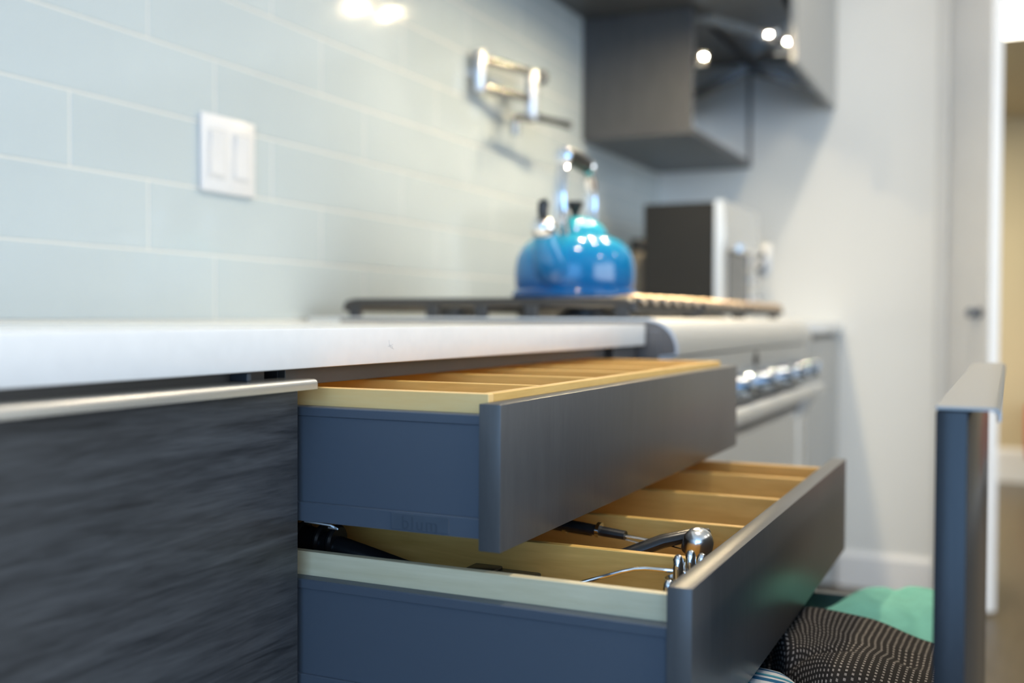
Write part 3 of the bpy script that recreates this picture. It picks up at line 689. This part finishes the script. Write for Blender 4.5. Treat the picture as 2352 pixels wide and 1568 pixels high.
m.box(3.028, XW-0.019, 0.843, WY-0.001, 0.537, 0.555, 0.001).box(3.028, XW-0.019, 0.843, WY-0.001, 0.886, 0.904, 0.001).box(3.028, XW-0.019, 1.16, WY-0.001, 0.555, 0.886, 0.001)
m.build('body', 'wall_cab', t)
dd = MB().box(3.040, XW-0.012, 0.552, 0.572, 0.722, 1.10, 0.0015).build('lift_door', 'grey_door', t)
dd['label'] = 'grey door raised in front of the cabinet'
for x in (3.034, XW-0.030):
    a = MB()
    a.prism([(0.842, 0.868), (0.842, 0.900), (0.612, 0.812), (0.590, 0.790), (0.590, 0.772), (0.612, 0.778)], x, x+0.012, 'x', 0.0015)
    a.box(x, x+0.014, 0.574, 0.615, 0.745, 0.835, 0.002)
    a.lathe([(0, -0.004), (0.014, -0.004), (0.017, 0.0), (0.017, 0.014), (0, 0.014)], (x, 0.615, 0.800), (1, 0, 0), 20)
    a.build('lift_arm', 'plate_mirror', t)
MB().box(3.020, 3.026, 0.803, 0.835, 0.735, 0.775, 0.002, rot=Matrix.Rotation(math.radians(16.8), 3, 'Z') @ Matrix.Rotation(math.radians(3.9), 3, 'Y')).box(3.024, 3.040, 0.812, 0.826, 0.745, 0.765, 0.001).box(3.0365, 3.06, 0.818, 0.842, 0.74, 0.77, 0.002).build('glint_plate', 'plate_mirror', t)  # added mirror plate, tilted to catch a hood lamp highlight
t = thing('microwave', 'built in microwave with a polished door inside the wall cabinet', 'microwave', (3.40, 1.0, 0.556))
MB().box(3.031, XW-0.024, 0.862, 1.155, 0.5555, 0.885, 0.002).build('body', 'darkside', t)
MB().box(3.031, 3.730, 0.8445, 0.8618, 0.557, 0.884, 0.002).build('door', 'mirror', t)
MB().box(3.731, XW-0.024, 0.8445, 0.8618, 0.557, 0.884, 0.001).build('control_strip', 'glassdark', t)
t = thing('wall_cabinet', 'dark upper cabinet above the lifted grey door, up to the ceiling', 'cabinet', (3.42, 0.9, 0.906))
MB().box(3.010, XW-0.001, 0.600, WY-0.001, 0.906, 1.50, 0.0015).build('body', 'wall_cab', t)
MB().box(3.010, XW-0.003, 0.580, 0.5995, 1.12, 1.50, 0.0015).build('door', 'wall_cab', t)

# ================================================================== FAR BASE CABINET, TOASTER OVEN
t = thing('base_cabinet', 'grey base cabinet between the range and the far wall', 'cabinet', (3.31, 0.85, FL))
MB().box(2.835, XW-0.002, 0.552, 1.168, -0.80, -0.0435, 0.0015).build('body', 'rail', t)
for x0, x1 in ((2.837, 3.29), (3.293, XW-0.035)):
    MB().box(x0, x1, 0.532, 0.5515, -0.79, -0.062, 0.0015).build('door', 'grey_door', t)
MB().box(2.835, XW-0.002, 0.60, 0.615, FL, -0.80, 0.001).build('toe_kick', 'black', t)

t = thing('toaster_oven', 'black sided countertop oven with a steel front beyond the kettle', 'oven', (3.23, 0.87, CT))
MB().box(3.002, 3.455, 0.772, 0.985, CT+0.012, 0.336, 0.003).build('body', 'darkside', t)
for x in (3.03, 3.43):
    for y in (0.80, 0.96): MB().lathe([(0, 0), (0.014, 0), (0.016, 0.003), (0.014, 0.0125), (0, 0.0125)], (x, y, CT+0.0002), (0, 0, 1), 14).build('foot', 'black', t)
MB().prism([(0.771, CT+0.013), (0.748, CT+0.013), (0.748, 0.20), (0.738, 0.235), (0.748, 0.340), (0.771, 0.340)], 3.000, 3.457, 'x', ).build('front_frame', 'steel', t)
MB().box(3.06, 3.33, 0.744, 0.7478, 0.03, 0.20, 0.001).build('door_glass', 'glassdark', t)
h = MB().tube([(3.07, 0.715, 0.205), (3.32, 0.715, 0.205)], 0.010, 12)
for x in (3.08, 3.31): h.tube([(x, 0.715, 0.205), (x, 0.745, 0.205)], 0.007, 10)
h.build('door_handle', 'chrome', t)
for z in (0.06, 0.12, 0.18):
    MB().lathe([(0, 0), (0.022, 0), (0.022, 0.004), (0.017, 0.008), (0.015, 0.028), (0, 0.029)], (3.40, 0.748, z), (0, -1, 0), 20).build('knob', 'chrome', t)

t = thing('canister', 'slim brown canister with a dark lid behind the kettle', 'canister', (3.25, 1.085, CT))
MB().lathe([(0, 0), (0.034, 0), (0.036, 0.003), (0.036, 0.215), (0.033, 0.222), (0, 0.222)], (3.25, 1.075, CT+0.0002), (0, 0, 1), 28).build('body', 'canister', t)
MB().lathe([(0, 0), (0.034, 0), (0.035, 0.003), (0.035, 0.034), (0.031, 0.040), (0, 0.041)], (3.25, 1.075, CT+0.2225), (0, 0, 1), 28).build('lid', 'black', t)

# ================================================================== HALL
t = thing('ceiling_light', 'bright oblong light on the hall ceiling', 'light', (4.45, -0.02, 1.145))
MB().box(4.16, 4.70, -0.125, 0.085, 1.126, 1.1445, 0.003).build('frame', 'white_trim', t)
MB().box(4.19, 4.67, -0.105, 0.065, 1.1195, 1.1258, 0.002).build('diffuser', 'panel_light', t)
t = thing('ceiling_light', 'unseen fill light added on the hall ceiling behind the kitchen wall', 'light', (5.30, 1.05, 1.145))  # added fixture to carry the unseen hall fill
MB().box(4.80, 5.80, 0.55, 1.55, 1.126, 1.1445, 0.003).build('frame', 'white_trim', t)
MB().box(4.84, 5.76, 0.59, 1.51, 1.1195, 1.1258, 0.002).build('diffuser', 'panel_light', t)
t = thing('armchair', 'red upholstered chair by the beige hall wall', 'chair', (6.2, -0.37, FL))
MB().box(5.93, 6.47, -0.65, -0.085, FL+0.20, FL+0.44, 0.03, 3).build('seat', 'red', t)
MB().box(6.40, 6.52, -0.65, -0.085, FL+0.30, FL+0.47, 0.04, 3).build('backrest', 'red', t)
for x in (5.98, 6.42):
    for y in (-0.60, -0.135):
        MB().lathe([(0, 0), (0.015, 0), (0.022, 0.20), (0, 0.20)], (x, y, FL), (0, 0, 1), 12).build('leg', 'darkleg', t)
# recessed ceiling lights in the kitchen
d0 = None
for i, (x, y) in enumerate(DOWN):
    t = thing('downlight', 'round recessed ceiling light '+('above the open drawers', 'in front of the range', 'closest to the far wall', 'over the floor facing the open drawers', 'over the floor facing the far base cabinet')[i], 'light', (x, y, 1.58), 'recessed ceiling lights')
    MB().lathe([(0.056, 0), (0.075, 0), (0.078, 0.004), (0.078, 0.012), (0.056, 0.012)], (x, y, 1.567), (0, 0, 1), 28, cap=False).build('trim_ring', 'white_trim', t)
    MB().lathe([(0, 0), (0.052, 0.0), (0.055, 0.003), (0, 0.004)], (x, y, 1.573), (0, 0, 1), 24).build('lens', 'down', t)
